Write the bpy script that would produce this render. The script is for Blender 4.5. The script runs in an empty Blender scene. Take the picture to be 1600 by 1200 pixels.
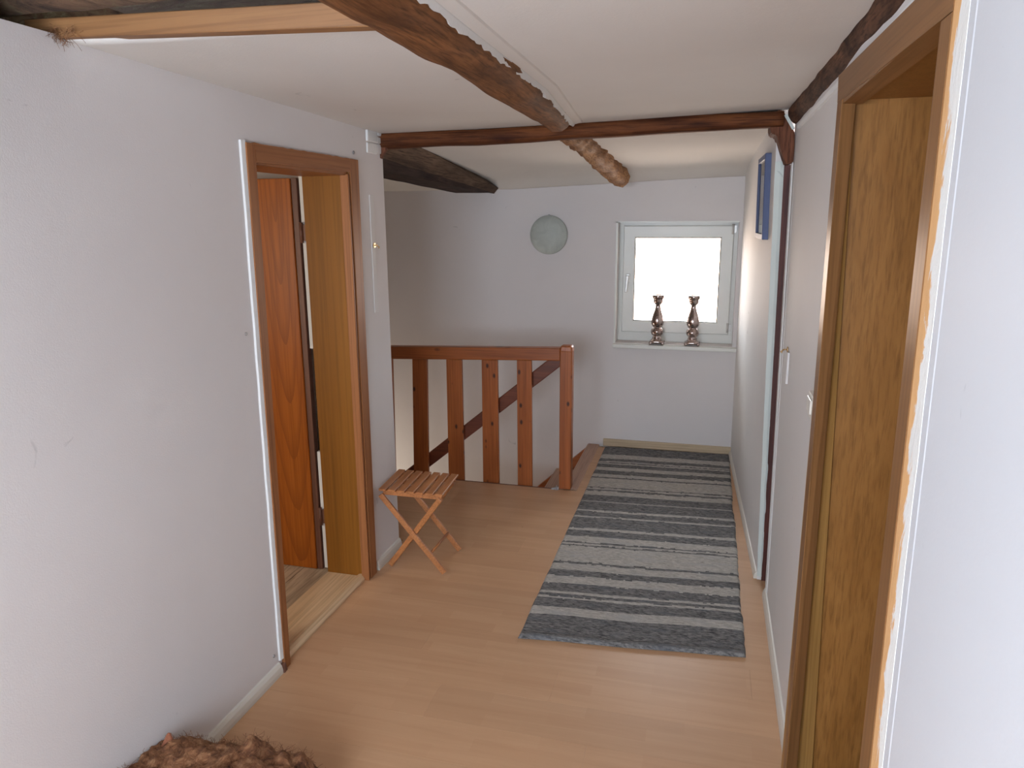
import bpy, bmesh, math, random
from mathutils import Vector, Matrix, noise

random.seed(7)
S = bpy.context.scene
COL = S.collection

# ------------------------------------------------------------------ camera
H = 1.70
F_PX = 1143.0
cam_d = bpy.data.cameras.new('camera')
cam_d.sensor_width = 36.0
cam_d.lens = F_PX / 1600.0 * 36.0
cam_d.clip_start = 0.02
cam = bpy.data.objects.new('camera', cam_d)
COL.objects.link(cam)
RX = Vector((0.966315, 0.257292, -0.005976))       # image right in the world
DN = Vector((0.051060, -0.214419, -0.975406))      # image down
FW = Vector((-0.252246, 0.942245, -0.220334))      # view direction
R = Matrix((RX, -DN, -FW)).transposed().to_4x4()
R.translation = Vector((0, 0, H))
cam.matrix_world = R
S.camera = cam

# ------------------------------------------------------------------ sky, lamps, exposure
S.view_settings.view_transform = 'Standard'
S.view_settings.look = 'None'
S.view_settings.gamma = 1.0
S.view_settings.use_curve_mapping = False
S.view_settings.exposure = 0.0

W = bpy.data.worlds.new('overcast_sky')
S.world = W
W.use_nodes = True
wn = W.node_tree
wn.nodes['Background'].inputs['Strength'].default_value = 20.5
# hazy white sky on the sun's side (beyond the window in view), bluer away from it
_tc = wn.nodes.new('ShaderNodeTexCoord')
_sp = wn.nodes.new('ShaderNodeSeparateXYZ')
_mr = wn.nodes.new('ShaderNodeMapRange')
_mr.inputs['From Min'].default_value = -1.0
_mx = wn.nodes.new('ShaderNodeMix')
_mx.data_type = 'RGBA'
_mx.inputs[6].default_value = (0.76, 0.87, 1.02, 1)
_mf = wn.nodes.new('ShaderNodeMix')             # beyond the window: pale cool sky, warm tone added below the horizon
_mf.data_type = 'RGBA'
_mf.inputs[6].default_value = (0.74, 0.57, 0.46, 1)
_mf.inputs[7].default_value = (0.90, 0.92, 0.96, 1)
_gz = wn.nodes.new('ShaderNodeMapRange')
_gz.inputs['From Min'].default_value = -0.04
_gz.inputs['From Max'].default_value = 0.04
wn.links.new(_sp.outputs['Z'], _gz.inputs['Value'])
wn.links.new(_gz.outputs[0], _mf.inputs[0])
wn.links.new(_mf.outputs[2], _mx.inputs[7])
wn.links.new(_tc.outputs['Generated'], _sp.inputs[0])
wn.links.new(_sp.outputs['Y'], _mr.inputs['Value'])
wn.links.new(_mr.outputs[0], _mx.inputs[0])
_gr = wn.nodes.new('ShaderNodeMapRange')          # bright reflecting ground below the horizon
_gr.inputs['From Min'].default_value = -0.05
_gr.inputs['From Max'].default_value = 0.05
_gr.inputs['To Min'].default_value = 1.10
_gr.inputs['To Max'].default_value = 1.02
_ml = wn.nodes.new('ShaderNodeMath')
_ml.operation = 'MULTIPLY'
_ml.inputs[1].default_value = 20.3
wn.links.new(_sp.outputs['Z'], _gr.inputs['Value'])
wn.links.new(_gr.outputs[0], _ml.inputs[0])
wn.links.new(_ml.outputs[0], wn.nodes['Background'].inputs['Strength'])
wn.links.new(_mx.outputs[2], wn.nodes['Background'].inputs['Color'])


def area(name, loc, target, sx, sy, power, color, portal=False):
    l = bpy.data.lights.new(name, 'AREA')
    l.shape = 'RECTANGLE'
    l.size, l.size_y = sx, sy
    l.energy = power
    l.color = color
    if portal:
        l.cycles.is_portal = True
    o = bpy.data.objects.new(name, l)
    COL.objects.link(o)
    o.location = loc
    o.rotation_euler = (Vector(target) - Vector(loc)).to_track_quat('-Z', 'Y').to_euler()
    return o


# daylight entering: portals guide the sky light through the two window openings
area('window_portal', (-0.225, 5.64, 1.25), (-0.225, 0, 1.25), 0.86, 0.86, 1, (1, 1, 1), True)
area('rear_window_portal', (-0.70, -1.38, 1.41), (-0.70, 5, 1.41), 1.52, 1.26, 1, (1, 1, 1), True)
# area light added in the unseen side room, and daylight coming up the stairs
area('side_room_light', (-2.75, 0.75, 1.35), (-2.4, 3.0, 1.0), 0.8, 0.9, 19, (1.0, 0.89, 0.74))
area('stairwell_daylight', (-3.15, 4.75, -0.5), (-1.6, 5.2, 0.4), 0.8, 1.1, 13, (1.0, 0.88, 0.74))


# ------------------------------------------------------------------ helpers
def P(o, label=None, cat=None, group=None, kind=None):
    if label: o['label'] = label
    if cat: o['category'] = cat
    if group: o['group'] = group
    if kind: o['kind'] = kind
    return o


def link(name, me, mat=None, parent=None):
    if isinstance(me, bmesh.types.BMesh):
        bm = me
        bmesh.ops.recalc_face_normals(bm, faces=bm.faces)
        me = bpy.data.meshes.new(name)
        bm.to_mesh(me)
        bm.free()
    o = bpy.data.objects.new(name, me)
    COL.objects.link(o)
    if mat is not None:
        for m in (mat if isinstance(mat, (list, tuple)) else [mat]):
            me.materials.append(m)
    if parent is not None:
        o.parent = parent
        # meshes are written in world coordinates: undo the offset of the parents
        off = Vector(parent.location)
        q = parent.parent
        while q:
            off += Vector(q.location)
            q = q.parent
        o.location = -off
    return o


def empty(name, loc=(0, 0, 0)):
    o = bpy.data.objects.new(name, None)
    COL.objects.link(o)
    o.location = loc
    o.empty_display_size = 0.1
    return o


def NB():
    return bmesh.new()


def box(bm, x0, x1, y0, y1, z0, z1, bev=0.0, seg=2):
    vs = [bm.verts.new((x, y, z)) for x in (x0, x1) for y in (y0, y1) for z in (z0, z1)]
    idx = [(0, 1, 3, 2), (4, 6, 7, 5), (0, 4, 5, 1), (2, 3, 7, 6), (0, 2, 6, 4), (1, 5, 7, 3)]
    fs = [bm.faces.new([vs[i] for i in f]) for f in idx]
    if bev > 0:
        es = list({e for f in fs for e in f.edges})
        bmesh.ops.bevel(bm, geom=es, offset=bev, segments=seg, affect='EDGES', profile=0.5)
    return bm


def hexa(bm, pts, bev=0.0, seg=2):
    """pts: 8 points, bottom loop of four then top loop of four"""
    vs = [bm.verts.new(p) for p in pts]
    idx = [(0, 1, 2, 3), (4, 5, 6, 7), (0, 1, 5, 4), (1, 2, 6, 5), (2, 3, 7, 6), (3, 0, 4, 7)]
    fs = [bm.faces.new([vs[i] for i in f]) for f in idx]
    if bev > 0:
        bmesh.ops.recalc_face_normals(bm, faces=fs)
        es = list({e for f in fs for e in f.edges})
        bmesh.ops.bevel(bm, geom=es, offset=bev, segments=seg, affect='EDGES', profile=0.5)
    return bm


def prism(bm, poly, axis, a, b):
    """poly: 2-D outline; axis: the extruded direction from a to b"""
    def pt(p, t):
        if axis == 'x': return (t, p[0], p[1])
        if axis == 'y': return (p[0], t, p[1])
        return (p[0], p[1], t)
    A = [bm.verts.new(pt(p, a)) for p in poly]
    B = [bm.verts.new(pt(p, b)) for p in poly]
    n = len(poly)
    bm.faces.new(A)
    bm.faces.new(B[::-1])
    for i in range(n):
        bm.faces.new((A[i], A[(i + 1) % n], B[(i + 1) % n], B[i]))
    return bm


def loft(bm, rings, cap=True, smooth=True):
    R_ = [[bm.verts.new(p) for p in r] for r in rings]
    n = len(R_[0])
    for a, b in zip(R_, R_[1:]):
        for i in range(n):
            f = bm.faces.new((a[i], a[(i + 1) % n], b[(i + 1) % n], b[i]))
            f.smooth = smooth
    if cap:
        bm.faces.new(R_[0][::-1])
        bm.faces.new(R_[-1])
    return bm


def tube(bm, p0, p1, r, n=12):
    p0, p1 = Vector(p0), Vector(p1)
    d = (p1 - p0).normalized()
    u = d.orthogonal().normalized()
    v = d.cross(u)
    rings = [[p + (u * math.cos(2 * math.pi * i / n) + v * math.sin(2 * math.pi * i / n)) * r
              for i in range(n)] for p in (p0, p1)]
    return loft(bm, rings)


def lathe(bm, prof, c, n=32, smooth=True):
    rings = [[(c[0] + r * math.cos(2 * math.pi * i / n), c[1] + r * math.sin(2 * math.pi * i / n), c[2] + z)
              for i in range(n)] for r, z in prof]
    return loft(bm, rings, True, smooth)


def bar(bm, p0, p1, w, t, up=(0, 0, 1), bev=0.0):
    """a rectangular bar from p0 to p1, w wide across `up`, t along `up`"""
    p0, p1 = Vector(p0), Vector(p1)
    d = (p1 - p0).normalized()
    s = d.cross(Vector(up)).normalized()
    u = s.cross(d).normalized()
    q = [(-w / 2, -t / 2), (w / 2, -t / 2), (w / 2, t / 2), (-w / 2, t / 2)]
    return hexa(bm, [p0 + s * a + u * b for a, b in q] + [p1 + s * a + u * b for a, b in q], bev)


def wob(x, y, z, s=1.0, seed=0.0):
    return noise.noise(Vector((x * s + seed, y * s + seed * 1.7, z * s - seed)))


# ------------------------------------------------------------------ materials
def new_mat(name):
    m = bpy.data.materials.new(name)
    m.use_nodes = True
    t = m.node_tree
    return m, t, t.nodes['Principled BSDF']


def node(t, typ, **kw):
    n = t.nodes.new(typ)
    for k, v in kw.items():
        if k in n.inputs.keys():
            n.inputs[k].default_value = v
        else:
            setattr(n, k, v)
    return n


def ramp(t, stops, fac, interp='LINEAR'):
    r = t.nodes.new('ShaderNodeValToRGB')
    r.color_ramp.interpolation = interp
    e = r.color_ramp.elements
    while len(e) < len(stops):
        e.new(0.5)
    for i, (p, c) in enumerate(stops):
        e[i].position = p
        e[i].color = (*c, 1) if len(c) == 3 else c
    t.links.new(fac, r.inputs[0])
    return r.outputs[0]


def coords(t, scale=(1, 1, 1), loc=(0, 0, 0)):
    c = node(t, 'ShaderNodeTexCoord')
    mp = node(t, 'ShaderNodeMapping')
    mp.inputs['Scale'].default_value = scale
    mp.inputs['Location'].default_value = loc
    t.links.new(c.outputs['Object'], mp.inputs['Vector'])
    return mp.outputs[0]


def noise_tex(t, vec, scale, detail=5, rough=0.6, dist=0.0):
    n = node(t, 'ShaderNodeTexNoise')
    n.inputs['Scale'].default_value = scale
    n.inputs['Detail'].default_value = detail
    n.inputs['Roughness'].default_value = rough
    n.inputs['Distortion'].default_value = dist
    t.links.new(vec, n.inputs['Vector'])
    return n.outputs['Fac']


def mix(t, a, b, fac, mode='MIX'):
    m = node(t, 'ShaderNodeMix', data_type='RGBA', blend_type=mode)
    for sock, v in ((m.inputs[6], a), (m.inputs[7], b)):
        if isinstance(v, (tuple, list)):
            sock.default_value = (*v, 1)
        else:
            t.links.new(v, sock)
    if isinstance(fac, (int, float)):
        m.inputs[0].default_value = fac
    else:
        t.links.new(fac, m.inputs[0])
    return m.outputs[2]


def bump(t, b, h, strength=0.3, dist=0.002):
    n = node(t, 'ShaderNodeBump')
    n.inputs['Strength'].default_value = strength
    n.inputs['Distance'].default_value = dist
    t.links.new(h, n.inputs['Height'])
    t.links.new(n.outputs[0], b.inputs['Normal'])


def plaster(name, col, col2, rough=0.85, grain=260, strength=0.25, specks=True):
    m, t, b = new_mat(name)
    v = coords(t)
    big = noise_tex(t, v, 1.3, 4, 0.6, 0.4)
    c = ramp(t, [(0.3, col2), (0.7, col)], big)
    if specks:                                   # small scuffs and stains in the paint
        sp = noise_tex(t, v, 9, 3, 0.5, 1.5)
        k = ramp(t, [(0.735, (0, 0, 0)), (0.78, (1, 1, 1))], sp)
        c = mix(t, c, tuple(x * 0.82 for x in col2), k)
    t.links.new(c, b.inputs['Base Color'])
    b.inputs['Roughness'].default_value = rough
    g = noise_tex(t, v, grain, 2, 0.5)
    w = noise_tex(t, v, 7, 3, 0.5)
    mm = node(t, 'ShaderNodeMath', operation='MULTIPLY_ADD')
    t.links.new(w, mm.inputs[0])
    mm.inputs[1].default_value = 2.5
    t.links.new(g, mm.inputs[2])
    bump(t, b, mm.outputs[0], strength, 0.0015)
    return m


def wood(name, dark, light, axis='z', freq=9.0, stretch=14.0, rough=0.5, knots=0.0, knot_col=(0.05, 0.02, 0.01),
         contrast=(0.3, 0.7), bstr=0.2, figure=None, loc=(0, 0, 0)):
    m, t, b = new_mat(name)
    s = [freq] * 3
    s['xyz'.index(axis)] = freq / stretch
    v = coords(t, s, loc)
    n1 = noise_tex(t, v, 1.0, 8, 0.62, 0.6)
    c = ramp(t, [(contrast[0], dark), (contrast[1], light)], n1)
    s2 = [freq * 9] * 3
    s2['xyz'.index(axis)] = freq * 9 / (stretch * 3)
    v2 = coords(t, s2, loc)
    fine = noise_tex(t, v2, 1.0, 4, 0.6)
    c = mix(t, c, tuple(x * 0.72 for x in dark), ramp(t, [(0.45, (0, 0, 0)), (0.75, (1, 1, 1))], fine))
    if figure:                                   # cathedral figure of plain-sawn veneer
        cx, cz, sx, sz, col = figure
        cc = node(t, 'ShaderNodeTexCoord')
        mp = node(t, 'ShaderNodeMapping')
        mp.inputs['Location'].default_value = (-cx * sx, 0, -cz * sz)
        mp.inputs['Scale'].default_value = (sx, 0.0, sz)
        t.links.new(cc.outputs['Object'], mp.inputs['Vector'])
        wv = node(t, 'ShaderNodeTexWave', wave_type='RINGS', rings_direction='SPHERICAL', wave_profile='SAW')
        wv.inputs['Scale'].default_value = 1.0
        wv.inputs['Distortion'].default_value = 1.6
        wv.inputs['Detail'].default_value = 2
        wv.inputs['Detail Scale'].default_value = 0.8
        t.links.new(mp.outputs[0], wv.inputs['Vector'])
        c = mix(t, c, col, ramp(t, [(0.55, (0, 0, 0)), (0.97, (0.75,) * 3)], wv.outputs['Fac']))
    if knots > 0:
        s3 = [knots] * 3
        s3['xyz'.index(axis)] = knots * 0.55
        vk = coords(t, s3, loc)
        vo = node(t, 'ShaderNodeTexVoronoi')
        vo.inputs['Scale'].default_value = 1.0
        t.links.new(vk, vo.inputs['Vector'])
        k = ramp(t, [(0.08, (1, 1, 1)), (0.17, (0, 0, 0))], vo.outputs['Distance'])
        c = mix(t, c, knot_col, k)
    t.links.new(c, b.inputs['Base Color'])
    b.inputs['Roughness'].default_value = rough
    bump(t, b, n1, bstr, 0.003)
    if rough > 0.65:
        b.inputs['Specular IOR Level'].default_value = 0.15
    return m


def plain(name, col, rough=0.5, metal=0.0):
    m, t, b = new_mat(name)
    v = coords(t)
    n = noise_tex(t, v, 30, 3)
    c = ramp(t, [(0.3, tuple(x * 0.9 for x in col)), (0.7, col)], n)
    t.links.new(c, b.inputs['Base Color'])
    b.inputs['Roughness'].default_value = rough
    b.inputs['Metallic'].default_value = metal
    return m


M_WALL = plaster('white_wall_paint', (0.715, 0.68, 0.665), (0.68, 0.645, 0.63))
M_WALLR = plaster('smooth_white_wall_paint', (0.71, 0.69, 0.67), (0.675, 0.655, 0.635), 0.7, 120, 0.12)
M_WALLN = plaster('cool_white_smooth_paint', (0.66, 0.685, 0.72), (0.64, 0.665, 0.70), 0.6, 120, 0.12)
M_CEIL = plaster('white_ceiling_paint', (0.71, 0.68, 0.635), (0.665, 0.635, 0.59), 0.9, 160, 0.3)
M_GREENISH = plaster('pale_green_white_plaster', (0.62, 0.67, 0.63), (0.55, 0.60, 0.57), 0.8, 90, 0.6)
M_FILL = plaster('raw_white_filler', (0.80, 0.80, 0.78), (0.72, 0.72, 0.71), 0.9, 60, 0.9)
M_SKIRT = plaster('cream_skirting_paint', (0.70, 0.66, 0.58), (0.64, 0.60, 0.53), 0.5, 80, 0.1)
M_WINF = plaster('white_window_plastic', (0.74, 0.745, 0.69), (0.70, 0.705, 0.655), 0.35, 20, 0.03, False)

M_BEAMY = wood('old_brown_timber_lengthwise', (0.085, 0.032, 0.011), (0.30, 0.128, 0.046), 'y', 15, 5, 0.75, bstr=0.7)
def _smear(m):                                    # grey weathered, once whitewashed flank near its end
    t = m.node_tree
    b = t.nodes['Principled BSDF']
    base = b.inputs['Base Color'].links[0].from_socket
    cc = node(t, 'ShaderNodeTexCoord')
    sp = node(t, 'ShaderNodeSeparateXYZ')
    t.links.new(cc.outputs['Object'], sp.inputs[0])
    n = noise_tex(t, coords(t, (30, 5, 30)), 1.0, 5, 0.65, 0.5)
    def mad(a, k, c):
        q = node(t, 'ShaderNodeMath', operation='MULTIPLY_ADD')
        t.links.new(a, q.inputs[0]); q.inputs[1].default_value = k
        if isinstance(c, (int, float)): q.inputs[2].default_value = c
        else: t.links.new(c, q.inputs[2])
        return q.outputs[0]
    a = mad(sp.outputs['X'], -14.0, -14.0 * 0.662)         # grows towards the left flank
    c = mad(sp.outputs['Y'], -2.5, 2.5 * 1.60)
    mn = node(t, 'ShaderNodeMath', operation='MINIMUM')
    t.links.new(a, mn.inputs[0]); t.links.new(c, mn.inputs[1])
    f = ramp(t, [(0.50, (0, 0, 0)), (0.72, (0.9,) * 3)], mad(mn.outputs[0], 1.0, n))
    t.links.new(mix(t, base, (0.36, 0.30, 0.26), f), b.inputs['Base Color'])
_smear(M_BEAMY)
M_BEAMX = wood('old_brown_timber_crosswise', (0.040, 0.011, 0.005), (0.20, 0.068, 0.022), 'x', 16, 7, 0.7, bstr=0.7)
M_BEAMS = wood('brown_timber_lit_flank', (0.045, 0.026, 0.018), (0.20, 0.13, 0.085), 'y', 12, 6, 0.8, bstr=0.8)  # paler copy of the dark timber, light on the side put into the colour
M_BEAMD = wood('blackened_timber', (0.020, 0.012, 0.011), (0.085, 0.052, 0.040), 'y', 12, 6, 0.8, bstr=0.8)
M_BEAMR = wood('dirty_dark_timber', (0.022, 0.010, 0.007), (0.17, 0.080, 0.045), 'y', 18, 3.5, 0.85, bstr=0.9)
M_BEAMW = wood('tan_worn_timber', (0.15, 0.06, 0.022), (0.52, 0.28, 0.13), 'y', 14, 6, 0.7, bstr=0.7)
M_POST = wood('red_brown_post_wood', (0.05, 0.010, 0.007), (0.13, 0.03, 0.018), 'z', 20, 10, 0.6, bstr=0.5)
M_KNEE = wood('brown_knee_brace_wood', (0.06, 0.022, 0.012), (0.22, 0.085, 0.045), 'z', 20, 5, 0.7, bstr=0.6)
M_PINE = wood('fresh_pine', (0.21, 0.090, 0.030), (0.31, 0.150, 0.056), 'x', 10, 16, 0.55, knots=2.2, knot_col=(0.30, 0.12, 0.05))
M_PINEY = wood('pale_pine_boards', (0.62, 0.42, 0.24), (0.80, 0.60, 0.38), 'y', 10, 16, 0.55, knots=2.5, knot_col=(0.20, 0.10, 0.06))
M_PINEOLD = wood('grubby_pine_boards', (0.36, 0.27, 0.19), (0.66, 0.50, 0.35), 'y', 12, 6, 0.7, knots=3)
M_PINEB = wood('knotted_skirting_pine', (0.50, 0.38, 0.24), (0.62, 0.49, 0.33), 'x', 10, 16, 0.6, knots=4, knot_col=(0.2, 0.1, 0.05))
M_RAILZ = wood('stained_pine_upright', (0.291, 0.076, 0.016), (0.453, 0.129, 0.029), 'z', 12, 16, 0.35, knots=15, knot_col=(0.05, 0.014, 0.007))
M_RAILX = wood('stained_pine_rail', (0.259, 0.067, 0.015), (0.41, 0.116, 0.026), 'x', 12, 16, 0.35, knots=9, knot_col=(0.06, 0.016, 0.008))
M_RAILD = wood('dark_stained_handrail', (0.12, 0.030, 0.014), (0.22, 0.062, 0.026), 'x', 12, 10, 0.4, knots=5, knot_col=(0.05, 0.014, 0.007))
M_CASL = wood('pinkish_brown_veneer', (0.269, 0.102, 0.037), (0.372, 0.154, 0.059), 'z', 12, 22, 0.45, bstr=0.05)
M_CASLY = wood('pinkish_brown_veneer_lengthwise', (0.269, 0.102, 0.037), (0.372, 0.154, 0.059), 'y', 12, 22, 0.45, bstr=0.05)
M_LINE = wood('mustard_veneer', (0.218, 0.083, 0.01), (0.25, 0.097, 0.012), 'z', 8, 22, 0.5, bstr=0.03)
M_LEAF = wood('orange_cherry_veneer', (0.331, 0.087, 0.01), (0.404, 0.118, 0.015), 'z', 9, 20, 0.35, bstr=0.03,
              figure=(-1.885, 1.95, 14.0, 1.15, (0.24, 0.065, 0.010)))
M_EDGE = wood('dark_brown_door_edge', (0.13, 0.05, 0.03), (0.20, 0.085, 0.05), 'z', 10, 20, 0.5, bstr=0.05)
M_CASR = wood('light_brown_veneer', (0.223, 0.105, 0.038), (0.274, 0.133, 0.05), 'z', 12, 24, 0.4, bstr=0.04)
M_CASRY = wood('light_brown_veneer_lengthwise', (0.223, 0.105, 0.038), (0.274, 0.133, 0.05), 'y', 12, 24, 0.4, bstr=0.04)
M_RAB = wood('olive_brown_veneer', (0.36, 0.193, 0.055), (0.45, 0.25, 0.078), 'z', 10, 24, 0.45, bstr=0.04)
M_OAK = wood('dull_oak_veneer', (0.242, 0.105, 0.024), (0.321, 0.149, 0.04), 'z', 16, 4, 0.45, contrast=(0.3, 0.7), bstr=0.05)
M_STOOL = wood('oiled_beech', (0.399, 0.149, 0.049), (0.551, 0.23, 0.084), 'y', 14, 12, 0.45, bstr=0.05)
M_NOSE = wood('worn_tan_nosing', (0.40, 0.23, 0.15), (0.52, 0.32, 0.22), 'y', 12, 12, 0.4, bstr=0.05)
M_STRING = wood('orange_stained_stringer', (0.30, 0.085, 0.022), (0.42, 0.13, 0.038), 'x', 12, 12, 0.4, bstr=0.1)

for _m in (M_LEAF, M_LINE, M_OAK, M_CASR, M_CASRY, M_CASL, M_CASLY, M_RAB):
    _m.node_tree.nodes['Principled BSDF'].inputs['Specular IOR Level'].default_value = 0.22
M_BLACK = plain('dark_rubber', (0.03, 0.03, 0.03), 0.6)
M_BRASS = plain('brass', (0.72, 0.50, 0.26), 0.3, 1.0)
M_STEEL = plain('screw_steel', (0.42, 0.42, 0.43), 0.4, 0.9)
M_SWITCH = plain('ivory_plastic', (0.78, 0.74, 0.66), 0.3)
M_BLUE = plain('blue_frame_paint', (0.055, 0.080, 0.19), 0.5)
M_MAT = plain('cream_print_mount', (0.68, 0.64, 0.55), 0.7)
M_HANDLE = plain('off_white_handle', (0.62, 0.60, 0.56), 0.3, 0.3)


def rug_mat(name, a, b_, thread):
    m, t, b = new_mat(name)
    v = coords(t, (38, 170, 60))
    n = noise_tex(t, v, 1.0, 3, 0.7, 0.3)
    c = ramp(t, [(0.34, a), (0.64, b_)], n)
    v2 = coords(t, (6, 26, 1), (3, 1, 0))
    n2 = noise_tex(t, v2, 1.0, 3, 0.6)
    c = mix(t, c, thread, ramp(t, [(0.5, (0, 0, 0)), (0.72, (0.7,) * 3)], n2))
    t.links.new(c, b.inputs['Base Color'])
    b.inputs['Roughness'].default_value = 0.95
    bump(t, b, n, 0.5, 0.003)
    return m


M_RUGD = rug_mat('charcoal_rag_weave', (0.045, 0.045, 0.046), (0.27, 0.26, 0.25), (0.13, 0.14, 0.155))
M_RUGL = rug_mat('light_grey_rag_weave', (0.33, 0.31, 0.275), (0.58, 0.55, 0.50), (0.40, 0.40, 0.40))


def floor_mat():
    m, t, b = new_mat('beech_laminate')
    v = coords(t)
    bk = node(t, 'ShaderNodeTexBrick')
    bk.offset = 0.37
    bk.inputs['Scale'].default_value = 1.0
    bk.inputs['Brick Width'].default_value = 0.34
    bk.inputs['Row Height'].default_value = 0.19 / 3
    bk.inputs['Mortar Size'].default_value = 0.0
    bk.inputs['Color1'].default_value = (0.575, 0.335, 0.185, 1)
    bk.inputs['Color2'].default_value = (0.615, 0.370, 0.210, 1)
    t.links.new(v, bk.inputs['Vector'])
    vg = coords(t, (1.6, 26, 1))
    n = noise_tex(t, vg, 1.0, 5, 0.6, 0.4)
    c = mix(t, bk.outputs['Color'], (0.48, 0.265, 0.135), ramp(t, [(0.42, (0, 0, 0)), (0.8, (0.5,) * 3)], n))
    oi = node(t, 'ShaderNodeObjectInfo')
    tone = ramp(t, [(0, (0.95,) * 3), (1, (1.03,) * 3)], oi.outputs['Random'])
    c = mix(t, c, tone, 1.0, 'MULTIPLY')
    sp = noise_tex(t, coords(t, (11, 11, 11), (2.1, 0.4, 0)), 1.0, 2, 0.5, 0.5)
    c = mix(t, c, (0.20, 0.11, 0.06), ramp(t, [(0.775, (0, 0, 0)), (0.80, (0.8,) * 3)], sp))
    t.links.new(c, b.inputs['Base Color'])
    b.inputs['Roughness'].default_value = 0.42
    b.inputs['Specular IOR Level'].default_value = 0.35
    bump(t, b, n, 0.05, 0.001)
    return m


M_FLOOR = floor_mat()


def strip_mat():                                  # filler with bare orange foam showing
    m, t, b = new_mat('filler_over_orange_foam')
    v = coords(t, (1, 10, 4.2))
    n0 = noise_tex(t, v, 2.0, 6, 0.65, 0.8)
    sx = node(t, 'ShaderNodeSeparateXYZ'); cc = node(t, 'ShaderNodeTexCoord')
    t.links.new(cc.outputs['Object'], sx.inputs[0])
    m1 = node(t, 'ShaderNodeMath', operation='MULTIPLY_ADD')       # z * -0.0235 + y : distance from the casing
    t.links.new(sx.outputs['Z'], m1.inputs[0]); m1.inputs[1].default_value = -0.0235; t.links.new(sx.outputs['Y'], m1.inputs[2])
    m2 = node(t, 'ShaderNodeMath', operation='MULTIPLY_ADD')
    t.links.new(m1.outputs[0], m2.inputs[0]); m2.inputs[1].default_value = 8.0; m2.inputs[2].default_value = -1.094 * 8.0
    m3 = node(t, 'ShaderNodeMath', operation='ADD')
    t.links.new(m2.outputs[0], m3.inputs[0]); t.links.new(n0, m3.inputs[1])
    n = m3.outputs[0]
    c = ramp(t, [(0.47, (0.78, 0.78, 0.75)), (0.53, (0.74, 0.43, 0.19))], n)
    t.links.new(c, b.inputs['Base Color'])
    b.inputs['Roughness'].default_value = 0.9
    bump(t, b, n, 0.6, 0.006)
    return m


M_STRIP = strip_mat()


def chrome_mat():
    m, t, b = new_mat('antique_mirror_glaze')
    n = noise_tex(t, coords(t), 18, 4, 0.6, 0.6)
    c = ramp(t, [(0.3, (0.30, 0.22, 0.20)), (0.7, (0.60, 0.52, 0.49))], n)
    t.links.new(c, b.inputs['Base Color'])
    b.inputs['Metallic'].default_value = 1.0
    b.inputs['Roughness'].default_value = 0.13
    return m


M_CHROME = chrome_mat()


def glass_mat(name, col, rough, alpha_mix):
    m = bpy.data.materials.new(name)
    m.use_nodes = True
    t = m.node_tree
    t.nodes.clear()
    out = node(t, 'ShaderNodeOutputMaterial')
    tr = node(t, 'ShaderNodeBsdfTransparent')
    tr.inputs['Color'].default_value = (*col, 1)
    gl = node(t, 'ShaderNodeBsdfGlossy')
    gl.inputs['Roughness'].default_value = rough
    fr = node(t, 'ShaderNodeFresnel')
    fr.inputs['IOR'].default_value = 1.45
    mx = node(t, 'ShaderNodeMixShader')
    t.links.new(fr.outputs[0], mx.inputs[0])
    t.links.new(tr.outputs[0], mx.inputs[1])
    t.links.new(gl.outputs[0], mx.inputs[2])
    t.links.new(mx.outputs[0], out.inputs['Surface'])
    return m


M_GLASS = glass_mat('window_glass', (0.98, 0.99, 0.99), 0.0, 0.1)


def frost_mat():
    m, t, b = new_mat('frosted_green_glass')
    n = noise_tex(t, coords(t), 14, 4, 0.6, 0.8)
    c = ramp(t, [(0.3, (0.44, 0.48, 0.44)), (0.7, (0.55, 0.59, 0.54))], n)
    t.links.new(c, b.inputs['Base Color'])
    b.inputs['Roughness'].default_value = 0.55
    b.inputs['Transmission Weight'].default_value = 0.12
    return m


M_FROST = frost_mat()


def wool_mat():
    m, t, b = new_mat('brown_insulation_wool')
    n = noise_tex(t, coords(t, (1, 1, 1)), 24, 6, 0.7, 1.2)
    c = ramp(t, [(0.32, (0.075, 0.026, 0.012)), (0.5, (0.24, 0.10, 0.042)), (0.72, (0.48, 0.26, 0.13))], n)
    t.links.new(c, b.inputs['Base Color'])
    b.inputs['Roughness'].default_value = 1.0
    bump(t, b, n, 0.9, 0.01)
    return m


M_WOOL = wool_mat()


def filth_mat():
    m, t, b = new_mat('dusty_old_timber_underside')
    n = noise_tex(t, coords(t, (5, 14, 14)), 1.0, 8, 0.75, 0.9)
    c = ramp(t, [(0.30, (0.022, 0.012, 0.007)), (0.46, (0.13, 0.070, 0.038)), (0.58, (0.16, 0.12, 0.06)), (0.78, (0.40, 0.32, 0.22))], n)
    t.links.new(c, b.inputs['Base Color'])
    b.inputs['Roughness'].default_value = 1.0
    bump(t, b, n, 1.0, 0.02)
    return m


M_FILTH = filth_mat()

# ================================================================== SETTING
XL, XR = -1.52, 0.31          # hall side walls
YB = 5.37                     # back wall
YR = -1.30                    # wall behind the viewer
YF = 4.37                     # floor edge at the stairwell

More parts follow.
